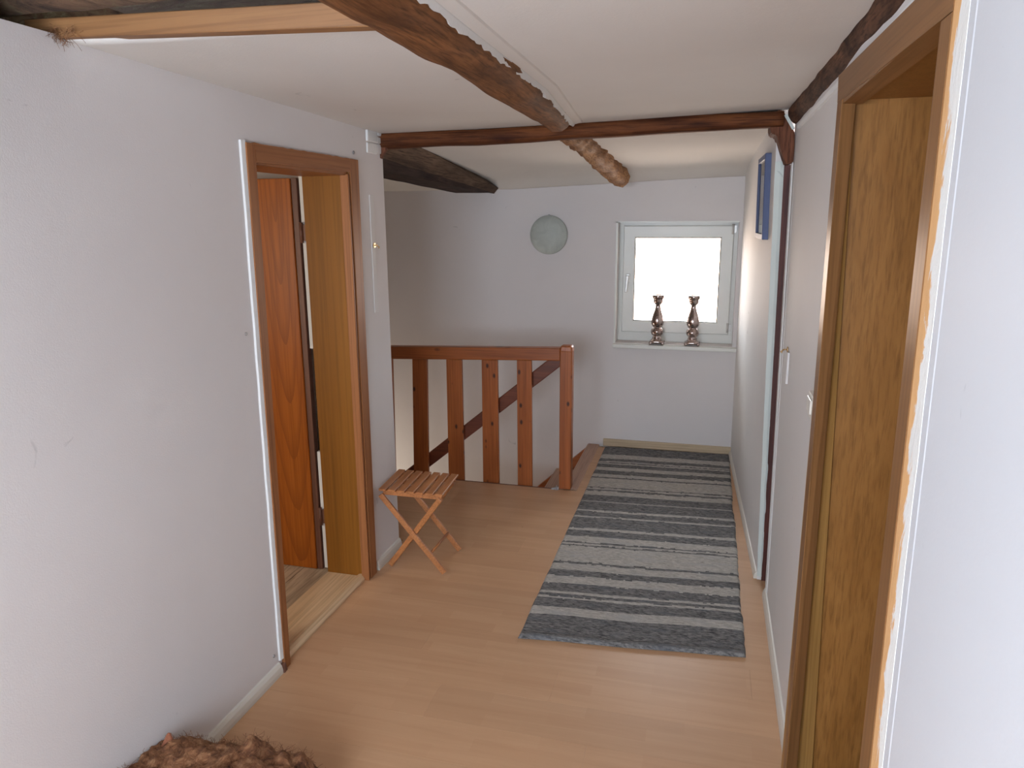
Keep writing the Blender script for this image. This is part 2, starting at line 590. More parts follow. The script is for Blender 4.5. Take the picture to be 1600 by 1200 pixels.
# ---- floor: underlay slab + laminate boards
bm = NB()
box(bm, -3.3, 0.62, YR, YF - 0.004, -0.20, -0.009)
box(bm, -0.828, 0.45, YF - 0.004, 5.62, -0.20, -0.009)
floor = P(link('floor', bm, M_PINEOLD), kind='structure')
rows = []
k = 0
while YF - 0.004 - k * 0.19 > YR:
    y1 = YF - 0.004 - k * 0.19
    rows.append((max(y1 - 0.19, YR), y1, k))
    k += 1
rows.append((YF - 0.004, YF + 0.186, -1))
for j in range(1, 5):
    rows.append((YF + 0.186 + (j - 1) * 0.19, min(YF + 0.186 + j * 0.19, YB + 0.02), -1 - j))
for y0, y1, k in rows:
    xa = -0.745 if k < 0 else (-3.2 if y0 > 3.30 else XL - 0.012)
    xb = 0.34
    off = [0.0, 0.83, 0.41, 1.12, 0.25, 0.95, 0.6][k % 7]
    x = -3.2 - off
    while x < xb:
        a, b_ = max(x, xa), min(x + 1.28, xb)
        if b_ - a > 0.03:
            bm = NB()
            box(bm, a + 0.0001, b_ - 0.0001, y0 + 0.0001, y1 - 0.0001, -0.008, 0.0, 0.0003, 1)
            link('floor_board', bm, M_FLOOR, floor)
        x += 1.28

# ---- left wall with the door opening
def wall_pieces(bm, pieces):
    for p in pieces:
        box(bm, *p)
    return bm

bm = NB()
T = 0.20
wall_pieces(bm, [(XL - T, XL, YR, 1.535, -0.01, 2.132), (XL - T, XL, 1.535, 2.235, -0.01, 2.138),
                 (XL - T, XL, 2.995, 3.335, -0.01, 2.20),
                 (XL - T, XL, 2.235, 2.995, 1.925, 2.20),
                 (-3.30, XL - T + 0.01, 3.22, 3.335, -0.01, 2.20)])
P(link('wall_left', bm, M_WALL), kind='structure')

# ---- side room behind the left door
bm = NB()
wall_pieces(bm, [(-3.40, -3.30, 0.4, 3.335, -0.02, 2.3), (-3.3, XL - T, 0.4, 0.5, -0.02, 2.3)])
P(link('wall_side_room', bm, M_WALL), kind='structure')
bm = NB()
box(bm, -3.3, XL - T - 0.02, 0.5, 3.22, 2.19, 2.25)
P(link('ceiling_side_room', bm, M_CEIL), kind='structure')
bm = NB()
box(bm, -3.3, XL - 0.05, 0.5, 3.22, -0.008, -0.004)
sf = P(link('floor_side_room', bm, M_PINEOLD), kind='structure')
for i in range(11):
    x1 = -1.735 - i * 0.14
    bm = NB()
    box(bm, x1 - 0.1385, x1, 0.5, 3.215, -0.004, 0.012, 0.0015, 1)
    link('floor_plank', bm, M_PINEOLD, sf)

# ---- back wall with window opening
WX0, WX1, WZ0, WZ1 = -0.647, 0.187, 0.80, 1.668
bm = NB()
wall_pieces(bm, [(-3.3, WX0, YB, YB + 0.28, -2.4, 2.2), (WX1, 0.6, YB, YB + 0.28, -2.4, 2.2),
                 (WX0, WX1, YB, YB + 0.28, -2.4, WZ0), (WX0, WX1, YB, YB + 0.28, WZ1, 2.2)])
P(link('wall_back', bm, M_WALL), kind='structure')

# ---- rear wall (behind the viewer) with a window opening
bm = NB()
wall_pieces(bm, [(-1.72, -1.45, YR - 0.12, YR, 0, 2.3), (0.05, 0.6, YR - 0.12, YR, 0, 2.3),
                 (-1.45, 0.05, YR - 0.12, YR, 0, 0.79), (-1.45, 0.05, YR - 0.12, YR, 2.03, 2.3)])
P(link('wall_front', bm, M_WALL), kind='structure')
w2 = P(empty('window_2', (-0.72, YR - 0.08, 0.72)), kind='structure')
bm = NB()
for a in ((-1.45, -1.39, 0.79, 2.03), (-0.01, 0.05, 0.79, 2.03), (-1.39, -0.01, 0.79, 0.85), (-1.39, -0.01, 1.97, 2.03), (-0.725, -0.675, 0.85, 1.97)):
    box(bm, a[0], a[1], YR - 0.10, YR - 0.05, a[2], a[3], 0.004, 1)
link('window_frame', bm, M_WINF, w2)

# ---- stairwell shell
bm = NB()
wall_pieces(bm, [(-3.40, -3.30, 3.335, YB + 0.1, -2.4, 2.2), (-3.3, 0.5, 4.25, YF - 0.03, -2.4, -0.20), (-0.80, -0.70, YF, YB, -2.4, -0.20)])
P(link('wall_stairwell', bm, M_WALL), kind='structure')
bm = NB()
box(bm, -3.3, -0.8, YF - 0.03, YB, -2.45, -2.4)
P(link('floor_lower', bm, M_NOSE), kind='structure')

# ---- right wall: front length, door opening y 1.20..2.10
bm = NB()
XW = 0.325
hexa(bm, [(XW, 2.10, -0.01), (0.62, 2.10, -0.01), (0.62, 3.215, -0.01), (XW + 0.004, 3.215, -0.01),
          (XW - 0.012, 2.13, 2.16), (0.62, 2.13, 2.16), (0.62, 3.295, 2.16), (XW - 0.012, 3.295, 2.16)])
hexa(bm, [(XW, 3.20, -0.01), (XW + 0.010, 3.20, -0.01), (XW + 0.010, 3.27, -0.01), (XW + 0.004, 3.27, -0.01),
          (XW - 0.012, 3.28, 2.16), (XW + 0.0, 3.28, 2.16), (XW + 0.0, 3.385, 2.16), (XW - 0.012, 3.385, 2.16)])
wall_pieces(bm, [(XW - 0.012, 0.62, 1.125, 2.13, 2.03, 2.20), (0.32, 0.62, 1.115, 1.165, -0.01, 2.2)])
P(link('wall_right', bm, M_WALLR), kind='structure')
bm = NB(); box(bm, 0.298, 0.62, YR, 1.115, -0.01, 2.2)
P(link('wall_right_near', bm, M_WALLN), kind='structure')
# wall right rear: leans and closes in towards the back wall
bm = NB()
hexa(bm, [(0.299, 3.42, -0.01), (0.55, 3.42, -0.01), (0.55, YB + 0.02, -0.01), (0.221, YB + 0.02, -0.01),
          (0.244, 3.42, 2.15), (0.55, 3.42, 2.15), (0.55, YB + 0.02, 2.15), (0.205, YB + 0.02, 2.15)])
# fine ragged vertical edge
P(link('wall_right_rear', bm, M_WALLR), kind='structure')
# pale plaster return on the wall end, ragged on both sides
N = 46
bm = NB()
rings = []
for i in range(N + 1):
    z = 0.02 + (1.93 - 0.02) * i / N
    xl = 0.2975 - 0.0255 * z + 0.0015 * wob(0, 0, z, 9, 3)
    xr = 0.329 - 0.0190 * z + 0.005 * wob(0, 0, z, 14, 8)
    yb = 3.421
    rings.append([(xl, yb, z), (xl, yb - 0.006, z), ((xl + xr) / 2, yb - 0.011 + 0.004 * wob(1, 0, z, 12), z), (xr, yb - 0.006, z), (xr, yb, z)])
loft(bm, rings, True, False)
P(link('trim_1', bm, M_GREENISH), kind='structure')
# red-brown oak post, mostly plastered in
bm = NB()
prism_pts = lambda a, b_, z: [(a, 3.412, z), (a, 3.4195, z), (0.46, 3.4195, z), (0.46, 3.222 + b_, z), (0.338 - b_ * 0.17, 3.222 + b_, z), (0.338 - b_ * 0.17, 3.412, z)]
loft(bm, [prism_pts(0.318, 0.0, 0.0), prism_pts(0.285, 0.076, 1.915)], True, False)
P(link('oak_post', bm, M_POST), 'narrow red-brown timber post set between the two plastered lengths of the right wall', 'post')
# flaking edge of the front length of the right wall beside the post
bm = NB()
rings = []
for i in range(90 + 1):
    z = 0.01 + 1.93 * i / 90
    ye = 3.275 + 0.058 * z
    xw = XW + 0.004 - 0.0085 * z
    r = 0.010 + 0.016 * abs(wob(0, 2, z, 17, 5)) + (0.012 if (0.95 < z < 1.55 and wob(0, 0, z, 40, 2) > -0.15) else 0)
    rings.append([(xw - 0.0015, ye - 0.03, z), (xw - 0.0035, ye + r * 0.3, z), (xw + 0.001, ye + r, z), (xw + 0.012, ye + r * 0.9, z), (xw + 0.012, ye - 0.03, z)])
loft(bm, rings, True, False)
P(link('trim_2', bm, M_FILL), kind='structure')

# ---- ceiling, front part (a sagging board) with the purlin across it
def zc(x, y):
    u = min(max((x + 1.52) / 1.83, -0.2), 1.2)
    v = min(max((y - 1.5) / 1.8, -1.0), 1.1)
    a = 2.127 * (1 - v) + 2.093 * v
    b_ = 2.118 * (1 - v) + 2.130 * v
    return a * (1 - u) + b_ * u - 0.05 * max(u, 0) * max(1 - u, 0) * (1 - 0.3 * v) + 0.003 * wob(x, y, 0, 1.6)

def sheet(bm, xs, ys, zf, th=0.03):
    g = [[bm.verts.new((x, y, zf(x, y))) for x in xs] for y in ys]
    h = [[bm.verts.new((x, y, zf(x, y) + th)) for x in xs] for y in ys]
    nx, ny = len(xs), len(ys)
    for j in range(ny - 1):
        for i in range(nx - 1):
            f = bm.faces.new((g[j][i], g[j + 1][i], g[j + 1][i + 1], g[j][i + 1])); f.smooth = True
            bm.faces.new((h[j][i], h[j][i + 1], h[j + 1][i + 1], h[j + 1][i]))
    for j in range(ny - 1):
        for i in (0, nx - 1):
            bm.faces.new((g[j][i], g[j + 1][i], h[j + 1][i], h[j][i]))
    for i in range(nx - 1):
        for j in (0, ny - 1):
            bm.faces.new((g[j][i], g[j][i + 1], h[j][i + 1], h[j][i]))

def lin(a, b, n):
    return [a + (b - a) * i / n for i in range(n + 1)]

bm = NB()
sheet(bm, lin(-1.56, -0.64, 18), lin(1.556, 3.42, 30), zc, 0.02)
sheet(bm, lin(-0.64, 0.40, 18), lin(YR, 3.42, 60), zc, 0.02)
sheet(bm, lin(-1.74, -0.64, 4), lin(YR, 0.6, 8), zc, 0.02)
def zr(x, y):
    t = min(max((y - 3.40) / (YB - 3.40), 0), 1)
    end = 1.925 + 0.045 * min(max((x + 0.95) / 1.15, -0.4), 1.2)
    st = 2.098 + 0.014 * (x + 0.5)
    flat = st + (end + 0.045 - st) * t ** 1.2
    return flat - 0.045 * max(0, (t - 0.86) / 0.14) ** 2 + 0.003 * wob(x, y, 1, 1.7)
sheet(bm, lin(-3.3, 0.42, 30), lin(3.40, YB + 0.02, 40), zr, 0.03)
P(link('ceiling', bm, M_CEIL), kind='structure')
bm = NB()
box(bm, -3.4, 0.65, YR - 0.1, YB + 0.2, 2.42, 2.46)
box(bm, -0.60, 0.65, YR - 0.1, YB + 0.1, 2.26, 2.28)
box(bm, -1.82, -1.712, 0.5, 3.22, 2.140, 2.30)  # added dark board, blocks the lit side room ceiling above the wall head
P(link('ceiling_deck', bm, M_FILTH), kind='structure')

# old timber showing above the open end of the ceiling
bm = NB()
rings = []
for i in range(41):
    x = -1.80 + 1.10 * i / 40
    a = 0.014 * wob(x, 0, 0, 7, 2)
    c = 0.02 * wob(x, 4, 0, 9, 6)
    rings.append([(x, 1.47 + a * 0.5, 2.162 + c * 0.3), (x, 1.44 + a + c, 2.21), (x, 1.45 - a, 2.30), (x, 1.58, 2.34), (x, 1.60, 2.22), (x, 1.56, 2.190 + c * 0.2)])
loft(bm, rings)
P(link('old_timber', bm, M_FILTH), 'dusty dark old timber bared above the pine batten where the ceiling stops', 'beam')
bm = NB()
hexa(bm, [(-1.90, 0.60, 2.134), (-1.54, 0.60, 2.134), (-1.56, 1.42, 2.134), (-1.90, 1.42, 2.134),
          (-1.90, 0.60, 2.40), (-1.60, 0.60, 2.40), (-1.62, 1.42, 2.40), (-1.90, 1.42, 2.40)], 0.012)
P(link('wall_plate', bm, M_KNEE), 'reddish old timber lying on the head of the left wall, upper left corner', 'beam')
# pine batten across the ceiling opening
bm = NB()
hexa(bm, [(-1.615, 1.535, 2.129), (-0.64, 1.535, 2.094), (-0.64, 1.575, 2.094), (-1.615, 1.575, 2.129),
          (-1.615, 1.535, 2.172), (-0.64, 1.535, 2.147), (-0.64, 1.575, 2.147), (-1.615, 1.575, 2.172)], 0.002, 1)
P(link('pine_batten', bm, M_PINE), 'fresh orange pine batten closing the cut edge of the ceiling at the upper left', 'batten')

# ---- baseboards
def skirt(name, p0, p1, nrm, h=0.05, d=0.016, mat=M_SKIRT):
    p0, p1 = Vector((*p0, 0.0005)), Vector((*p1, 0.0005))
    n = Vector((*nrm, 0))
    bm = NB()
    prof = [(0, 0), (d, 0), (d, h * 0.35), (d * 0.8, h * 0.7), (d * 0.4, h * 0.95), (0, h)]
    loft(bm, [[p + n * a + Vector((0, 0, b)) for a, b in prof] for p in (p0, p1)], True, False)
    return P(link(name, bm, mat), kind='structure')

skirt('baseboard_left', (XL, YR), (XL, 2.186), (1, 0), 0.045, 0.018)
skirt('baseboard_left_far', (XL, 3.055), (XL, 3.335), (1, 0), 0.05, 0.016)
skirt('baseboard_right', (XW, 2.13), (XW + 0.003, 3.255), (-1, 0), 0.045, 0.016)
skirt('baseboard_right_rear', (0.299, 3.425), (0.222, YB), (-1, 0), 0.035, 0.016)
bm = NB()
box(bm, -0.715, 0.222, YB - 0.018, YB, 0.0, 0.058, 0.003, 1)
P(link('baseboard_back', bm, M_PINEB), kind='structure')

# ---- window 1
w1 = P(empty('window_1', (-0.23, 5.50, 0.80)), kind='structure')
YW = 5.49
bm = NB()
def frame_boxes(bm, x0, x1, z0, z1, w, y0, y1, bev=0.004, wb=None):
    wb = wb or w
    if bev > 0.0025:
        o_ = [(x0, z0), (x1, z0), (x1, z1), (x0, z1)]
        i_ = [(x0 + w, z0 + wb), (x1 - w, z0 + wb), (x1 - w, z1 - w), (x0 + w, z1 - w)]
        q = bev
        so = [(x0 + q, z0 + q), (x1 - q, z0 + q), (x1 - q, z1 - q), (x0 + q, z1 - q)]
        si = [(x0 + w - q, z0 + wb - q), (x1 - w + q, z0 + wb - q), (x1 - w + q, z1 - w + q), (x0 + w - q, z1 - w + q)]
        L = [[bm.verts.new((p[0], yy, p[1])) for p in pts] for pts, yy in ((o_, y1), (o_, y0 + q), (so, y0), (si, y0), (i_, y0 + q), (i_, y1))]
        for A_, B_ in zip(L, L[1:] + L[:1]):
            for k_ in range(4):
                bm.faces.new((A_[k_], A_[(k_ + 1) % 4], B_[(k_ + 1) % 4], B_[k_]))
        return
    for (a, b_, c, d) in ((x0, x0 + w, z0, z1), (x1 - w, x1, z0, z1), (x0 + w, x1 - w, z0, z0 + wb), (x0 + w, x1 - w, z1 - w, z1)):
        box(bm, a, b_, y0, y1, c, d, bev, 2)
frame_boxes(bm, WX0 - 0.005, WX1 + 0.006, 0.80, WZ1 + 0.004, 0.052, YW + 0.012, YW + 0.07, 0.003, 0.075)
link('window_frame', bm, M_WINF, w1)
sash = NB()
frame_boxes(sash, -0.615, 0.158, 0.868, 1.646, 0.085, YW - 0.010, YW + 0.055, 0.006)
sash = link('window_sash', sash, M_WINF, w1)
bm = NB()
frame_boxes(bm, -0.533, 0.076, 0.950, 1.564, 0.008, YW - 0.004, YW + 0.004, 0.001)
link('glazing_gasket', bm, M_BLACK, w1)
bm = NB()
box(bm, -0.531, 0.074, YW + 0.018, YW + 0.024, 0.952, 1.562)
link('pane', bm, M_GLASS, w1)
h_ = NB()
box(h_, -0.588, -0.560, YW - 0.022, YW - 0.010, 1.235, 1.30, 0.004)
tube(h_, (-0.574, YW - 0.022, 1.275), (-0.574, YW - 0.055, 1.275), 0.009)
bar(h_, (-0.574, YW - 0.052, 1.288), (-0.584, YW - 0.052, 1.165), 0.018, 0.014, (0, 1, 0), 0.004)
link('window_handle', h_, M_HANDLE, w1)
for z in (0.885, 1.585):
    bm = NB()
    tube(bm, (0.150, YW - 0.006, z), (0.150, YW - 0.006, z + 0.07), 0.009)
    box(bm, 0.150, 0.176, YW - 0.006, YW + 0.010, z + 0.01, z + 0.06)
    link('hinge', bm, M_HANDLE, w1)
bm = NB()
box(bm, WX0 - 0.012, 0.2165, 5.315, YW + 0.02, 0.770, 0.798, 0.005)
link('window_sill', bm, M_WINF, w1)
# little white trim bead around the reveal
bm = NB()
box(bm, WX0 - 0.010, WX0 + 0.002, YB - 0.006, YB + 0.004, 0.798, WZ1 + 0.008)
box(bm, WX0 - 0.010, WX1, YB - 0.006, YB + 0.004, WZ1, WZ1 + 0.009)
link('reveal_bead', bm, M_WINF, w1)

# ---- left doorway
d1 = P(empty('door_1', (XL, 2.61, 0)), kind='structure')
xf = XL + 0.014
bm = NB()
hexa(bm, [(XL, 2.207, 0), (xf, 2.207, 0), (xf, 2.245, 0), (XL, 2.245, 0),
          (XL, 2.232, 1.954), (xf, 2.232, 1.954), (xf, 2.284, 1.954), (XL, 2.284, 1.954)], 0.002, 1)
link('casing', bm, M_CASL, d1)
bm = NB()
hexa(bm, [(XL, 2.968, 0.0), (xf, 2.968, 0.0), (xf, 3.030, 0), (XL, 3.030, 0),
          (XL, 2.968, 1.955), (xf, 2.968, 1.955), (xf, 3.050, 1.955), (XL, 3.050, 1.955)], 0.002, 1)
link('casing', bm, M_CASL, d1)
bm = NB()
pts = [(2.283, 1.892), (2.969, 1.900), (2.969, 1.955)]
top = [(2.969 - (2.969 - 2.283) * i / 24, 1.955 + 0.004 * wob(i, 0, 0, 0.9)) for i in range(25)]
prism(bm, [pts[0], pts[1]] + top, 'x', XL, xf)
link('head_casing', bm, M_CASLY, d1)
bm = NB(); box(bm, XL - T - 0.012, XL + 0.002, 2.955, 2.995, 0.0, 1.90)
link('jamb_lining', bm, M_LINE, d1)
bm = NB(); box(bm, XL - T - 0.012, XL + 0.002, 2.235, 2.262, 0.0, 1.90)
link('jamb_lining', bm, M_LINE, d1)
bm = NB(); box(bm, XL - T - 0.012, XL + 0.002, 2.262, 2.955, 1.885, 1.925)
link('head_lining', bm, M_CASLY, d1)
bm = NB(); box(bm, -1.545, -1.507, 2.944, 2.956, 0.0, 1.890, 0.002, 1)
link('rebate_strip', bm, M_CASL, d1)
bm = NB(); box(bm, XL - T - 0.045, XL - T - 0.013, 2.984, 3.05, 0.02, 0.62); box(bm, XL - T - 0.045, XL - T - 0.013, 2.984, 3.05, 1.12, 1.90)  # white strips added in the hinge gap in place of lit wall
P(link('trim_11', bm, M_FILL), kind='structure')
bm = NB(); box(bm, -2.60, -1.80, 2.968, 3.008, 0.014, 1.880, 0.003, 1)
leaf = link('door_leaf', bm, M_LEAF, d1)
bm = NB(); box(bm, -1.80, -1.772, 2.975, 3.008, 0.014, 1.882, 0.002, 1)
P(link('leaf_edge', bm, M_EDGE, leaf), 'dark brown rebated edge of the door leaf')
for z in (0.25, 1.60):
    bm = NB(); tube(bm, (-1.762, 2.972, z), (-1.762, 2.972, z + 0.09), 0.008); box(bm, -1.764, -1.730, 2.974, 2.978, z + .01, z + .08)
    link('hinge', bm, M_EDGE, leaf)
# pine threshold: board and rounded lip
bm = NB(); box(bm, -1.734, -1.575, 2.262, 2.955, 0.0, 0.016, 0.002, 1)
link('threshold_board', bm, M_PINEY, d1)
bm = NB()
prof = [(-1.575, 0.0), (-1.532, 0.0), (-1.531, 0.010), (-1.538, 0.021), (-1.552, 0.027), (-1.566, 0.024), (-1.575, 0.016)]
prism(bm, prof, 'y', 2.215, 2.985)
link('threshold_lip', bm, M_PINEY, d1)
# raw white strip beside the casing
bm = NB()
rings = []
for i in range(61):
    z = 0.05 + 1.91 * i / 60
    y0 = 2.188 + 0.012 * z + 0.0025 * wob(0, 0, z, 8, 1)
    y1 = 2.209 + 0.0125 * z
    rings.append([(XL - 0.002, y0, z), (XL + 0.008, y0 + 0.001, z), (XL + 0.010, y1, z), (XL - 0.002, y1, z)])
loft(bm, rings, True, False)
P(link('trim_3', bm, M_FILL), kind='structure')
# frayed bit at the foot of the casing
bm = NB(); hexa(bm, [(XL, 2.185, 0), (XL + .022, 2.190, 0), (XL + .02, 2.212, 0), (XL, 2.212, 0), (XL, 2.192, .03), (XL + .012, 2.197, .026), (XL + .014, 2.212, .034), (XL, 2.212, .03)])
link('casing_splinter', bm, M_EDGE, d1)

# ---- right doorway
d2 = P(empty('door_2', (XR, 1.65, 0)), kind='structure')
xa, xb = 0.295, 0.330
bm = NB()
hexa(bm, [(xa, 2.004, 0), (xb, 2.03, 0), (xb, 2.085, 0), (xa, 2.062, 0),
          (xa, 2.056, 1.983), (xb, 2.07, 1.983), (xb, 2.16, 1.983), (xa, 2.128, 1.983)], 0.0015, 1)
link('casing', bm, M_CASR, d2)
bm = NB()
hexa(bm, [(xa, 1.122, 0), (xb, 1.122, 0), (xb, 1.195, 0), (xa, 1.195, 0),
          (xa, 1.172, 1.966), (xb, 1.172, 1.966), (xb, 1.226, 1.966), (xa, 1.226, 1.966)], 0.0015, 1)
link('casing', bm, M_CASR, d2)
bm = NB()
prism(bm, [(1.172, 1.966), (2.128, 1.983), (2.150, 2.052), (1.39, 2.036), (1.172, 2.030)], 'x', xa, xb)
link('head_casing', bm, M_CASRY, d2)
# rebate strip of the far jamb, then the deep oak lining board
bm = NB()
hexa(bm, [(xa + .004, 2.045, 0), (0.384, 2.088, 0), (0.384, 2.13, 0), (xa + .004, 2.13, 0),
          (xa + .004, 2.062, 1.975), (0.333, 2.090, 1.975), (0.333, 2.13, 1.975), (xa + .004, 2.13, 1.975)], 0.0015, 1)
link('rebate_strip', bm, M_RAB, d2)
bm = NB(); box(bm, 0.31, 0.66, 2.10, 2.13, 0.0, 2.0)
link('jamb_lining', bm, M_OAK, d2)
bm = NB(); box(bm, 0.31, 0.66, 1.165, 1.192, 0.0, 2.0)
link('jamb_lining', bm, M_OAK, d2)
bm = NB(); box(bm, 0.325, 0.66, 1.19, 2.11, 1.985, 2.02)
link('head_lining', bm, M_OAK, d2)
bm = NB(); box(bm, 0.298, 0.345, 1.20, 2.075, 1.972, 1.99)
link('rebate_strip', bm, M_CASRY, d2)
bm = NB(); box(bm, 0.60, 0.64, 1.19, 2.11, 0.005, 1.985, 0.002, 1)
link('door_leaf', bm, M_OAK, d2)
bm = NB(); box(bm, 0.31, 0.66, 1.19, 2.10, -0.006, 0.002)
link('threshold_board', bm, M_CASR, d2)
# plaster / foam strip on the near side of the casing
bm = NB()
rings = []
for i in range(100):
    z = 0.0 + 2.03 * i / 99
    y0 = 1.066 + 0.021 * z + 0.0025 * wob(0, 0, z, 12, 3)
    y1 = 1.123 + 0.0255 * z + 0.004 * wob(0, 0, z, 10, 9)
    rings.append([(xb, y0, z), (0.2972, y0, z), (0.2962 + 0.001 * wob(0, 1, z, 20), (y0 + y1) / 2, z), (0.2965, y1, z), (xb, y1, z)])
loft(bm, rings, True, False)
P(link('trim_4', bm, M_STRIP), kind='structure')
bm = NB()
rings = []
for i in range(60):
    z = 2.03 * i / 59
    y1 = 1.064 + 0.021 * z
    rings.append([(0.33, y1 - 0.03, z), (0.2985, y1 - 0.03, z), (0.2970, y1 - 0.026, z), (0.2972 + 0.0005 * wob(0, 0, z, 15), y1 - 0.003, z), (0.301, y1, z), (0.33, y1, z)])
loft(bm, rings, True, False)
P(link('trim_5', bm, M_WALLN), kind='structure')

# white plaster line under the right beam, above the head casing
bm = NB()
rings = []
for i in range(61):
    y = 0.9 + 2.3 * i / 60
    z0 = 2.045 + 0.004 * wob(0, y, 0, 9)
    rings.append([(0.335, y, z0 - 0.012), (0.306, y, z0 - 0.008 + 0.003 * wob(0, y, 2, 20)), (0.304, y, z0 + 0.006), (0.335, y, z0 + 0.02)])
loft(bm, rings, True, False)
P(link('trim_6', bm, M_FILL), kind='structure')

# ================================================================== BEAMS
def log(name, path, mat, label, n=14, jitter=0.006, freq=6.0, seed=0, flat=0.0, cat='beam', roundend=False):
    """path: list of (x, y, z centre, half width, half height) along y"""
    bm = NB()
    rings = []
    m = len(path) - 1
    steps = 70
    for s in range(steps + 1):
        t = s / steps * m
        i = min(int(t), m - 1)
        f = t - i
        a, b_ = path[i], path[i + 1]
        c = [a[j] + (b_[j] - a[j]) * f for j in range(5)]
        e = 1.0
        if roundend:
            d = (steps - s) / steps
            if d < 0.05:
                e = math.sqrt(max(0.02, 1 - (1 - d / 0.05) ** 2)) * 0.45 + 0.55
        ring = []
        for q in range(n):
            th = 2 * math.pi * q / n
            cx, cz = math.cos(th), math.sin(th)
            pw = 1 - flat * 0.5
            sx = math.copysign(abs(cx) ** pw, cx)
            sz = math.copysign(abs(cz) ** pw, cz)
            j = 1 + jitter * 10 * wob(cx * 0.6, c[1] * freq * 0.25 + c[0] * freq * 0.25, cz * 0.6, 2.2, seed)
            ring.append((c[0] + sx * c[3] * e * j, c[1], c[2] + sz * c[4] * e * j))
        rings.append(ring)
    loft(bm, rings)
    return P(link(name, bm, mat), label, cat)

# big tapering purlin under the front ceiling
log('ceiling_beam', [(-0.612, YR + 0.02, 2.150, 0.100, 0.10), (-0.605, 1.2, 2.143, 0.084, 0.094), (-0.600, 1.8, 2.146, 0.084, 0.094),
                     (-0.612, 2.4, 2.142, 0.082, 0.092), (-0.628, 2.9, 2.138, 0.074, 0.084), (-0.650, 3.24, 2.128, 0.058, 0.072)],
    M_BEAMY, 'thick brown hewn beam running lengthwise under the near ceiling, its far end over the thin cross beam', jitter=0.012, freq=9,
    seed=3, flat=0.5, roundend=True)
log('ceiling_beam', [(-0.655, 3.385, 2.105, 0.050, 0.060), (-0.645, 3.9, 2.085, 0.056, 0.064), (-0.625, 4.5, 2.03, 0.062, 0.070),
                     (-0.590, 5.06, 1.955, 0.060, 0.062)],
    M_BEAMW, 'worn tan beam stub behind the cross beam, pointing to the window', jitter=0.035, freq=20, seed=11, flat=0.4, roundend=True)
# plaster bead along the big beam
bm = NB()
rings = []
for i in range(150):
    y = 0.9 + 2.36 * i / 149
    xe = -0.527 - (0.0 if y < 2.4 else (y - 2.4) * 0.075)
    z = zc(xe, y)
    rag = 0.007 * wob(0, y, 0, 9, 2) + 0.006 * wob(0, y, 0, 30, 4)
    rings.append([(xe - 0.012, y, z + 0.01), (xe - 0.012 + rag, y, z - 0.018 + rag), (xe - 0.003 + rag * 0.5, y, z - 0.024 + rag), (xe + 0.004, y, z - 0.012), (xe + 0.006, y, z + 0.004)])
loft(bm, rings, True, False)
P(link('trim_7', bm, M_FILL), kind='structure')
bm = NB()
rings = []
for i in range(60):
    y = 0.9 + 2.36 * i / 59
    xe = -0.527 - (0.0 if y < 2.4 else (y - 2.4) * 0.075)
    z = zc(xe, y)
    rings.append([(xe - 0.004, y, z + 0.01), (xe - 0.004, y, z - 0.012), (xe + 0.010, y, z - 0.009), (xe + 0.034, y, z - 0.004), (xe + 0.042, y, z + 0.004)])
loft(bm, rings, True, False)
P(link('trim_10', bm, M_CEIL), kind='structure')
# dark squared beam at the left behind the wall end
bm = NB()
rings = []
for i in range(31):
    t = i / 30
    y = 3.40 + 1.93 * t
    cx0 = -1.80 + 0.02 * t
    cxb = -1.575 + 0.035 * t
    cxt = -1.485 - 0.035 * t
    zb = 1.945 - 0.07 * t
    zm = 1.995 - 0.115 * t
    zt = 2.10 - 0.18 * t
    if t > 0.9:
        k2 = (t - 0.9) / 0.1
        zb += 0.012 * k2
        cx0 += 0.10 * k2
        cxb -= 0.015 * k2
    w_ = 0.004 * wob(t * 8, 0, 0, 1.0)
    rings.append([(cx0, y, zb + w_), (cxb - 0.03, y, zb - w_ * 0.5), (cxb, y, zm + w_), (cxt, y, zt), (cxt - 0.06, y, zt + 0.06), (cx0, y, zt + 0.06)])
loft(bm, rings, True, False)
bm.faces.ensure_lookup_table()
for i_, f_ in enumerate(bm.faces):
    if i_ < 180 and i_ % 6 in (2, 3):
        f_.material_index = 1  # right and upper faces painted lighter, as if lit
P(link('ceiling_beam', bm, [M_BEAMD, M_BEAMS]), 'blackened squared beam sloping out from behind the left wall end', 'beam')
# thin cross beam
bm = NB()
rings = []
XS = [(-1.556, 2.050, 0.028), (-1.545, 2.056, 0.035), (-1.52, 2.063, 0.040), (-1.36, 2.066, 0.038), (-1.2, 2.066, 0.036), (-1.05, 2.062, 0.034), (-0.8, 2.068, 0.035), (-0.57, 2.075, 0.034),
      (-0.3, 2.082, 0.035), (-0.05, 2.087, 0.034), (0.12, 2.090, 0.032), (0.262, 2.090, 0.031)]
for s in range(81):
    x = -1.556 + (0.262 + 1.556) * s / 80
    for a, b_ in zip(XS, XS[1:]):
        if a[0] <= x <= b_[0] + 1e-6:
            f = (x - a[0]) / (b_[0] - a[0])
            z, hh = a[1] + (b_[1] - a[1]) * f, a[2] + (b_[2] - a[2]) * f
            break
    ring = []
    for q in range(12):
        th = 2 * math.pi * q / 12 + math.pi / 12
        cx, cz = math.cos(th), math.sin(th)
        sx, sz = math.copysign(abs(cx) ** 0.6, cx), math.copysign(abs(cz) ** 0.6, cz)
        j = 1 + 0.09 * wob(x * 3, cx, cz, 1.3, 5)
        ring.append((x, 3.345 + sx * 0.045, z + sz * (hh) * j))
    rings.append(ring)
loft(bm, rings)
P(link('ceiling_beam', bm, M_BEAMX), 'thin dark red-brown cross beam spanning from the left wall end to the right wall', 'beam')
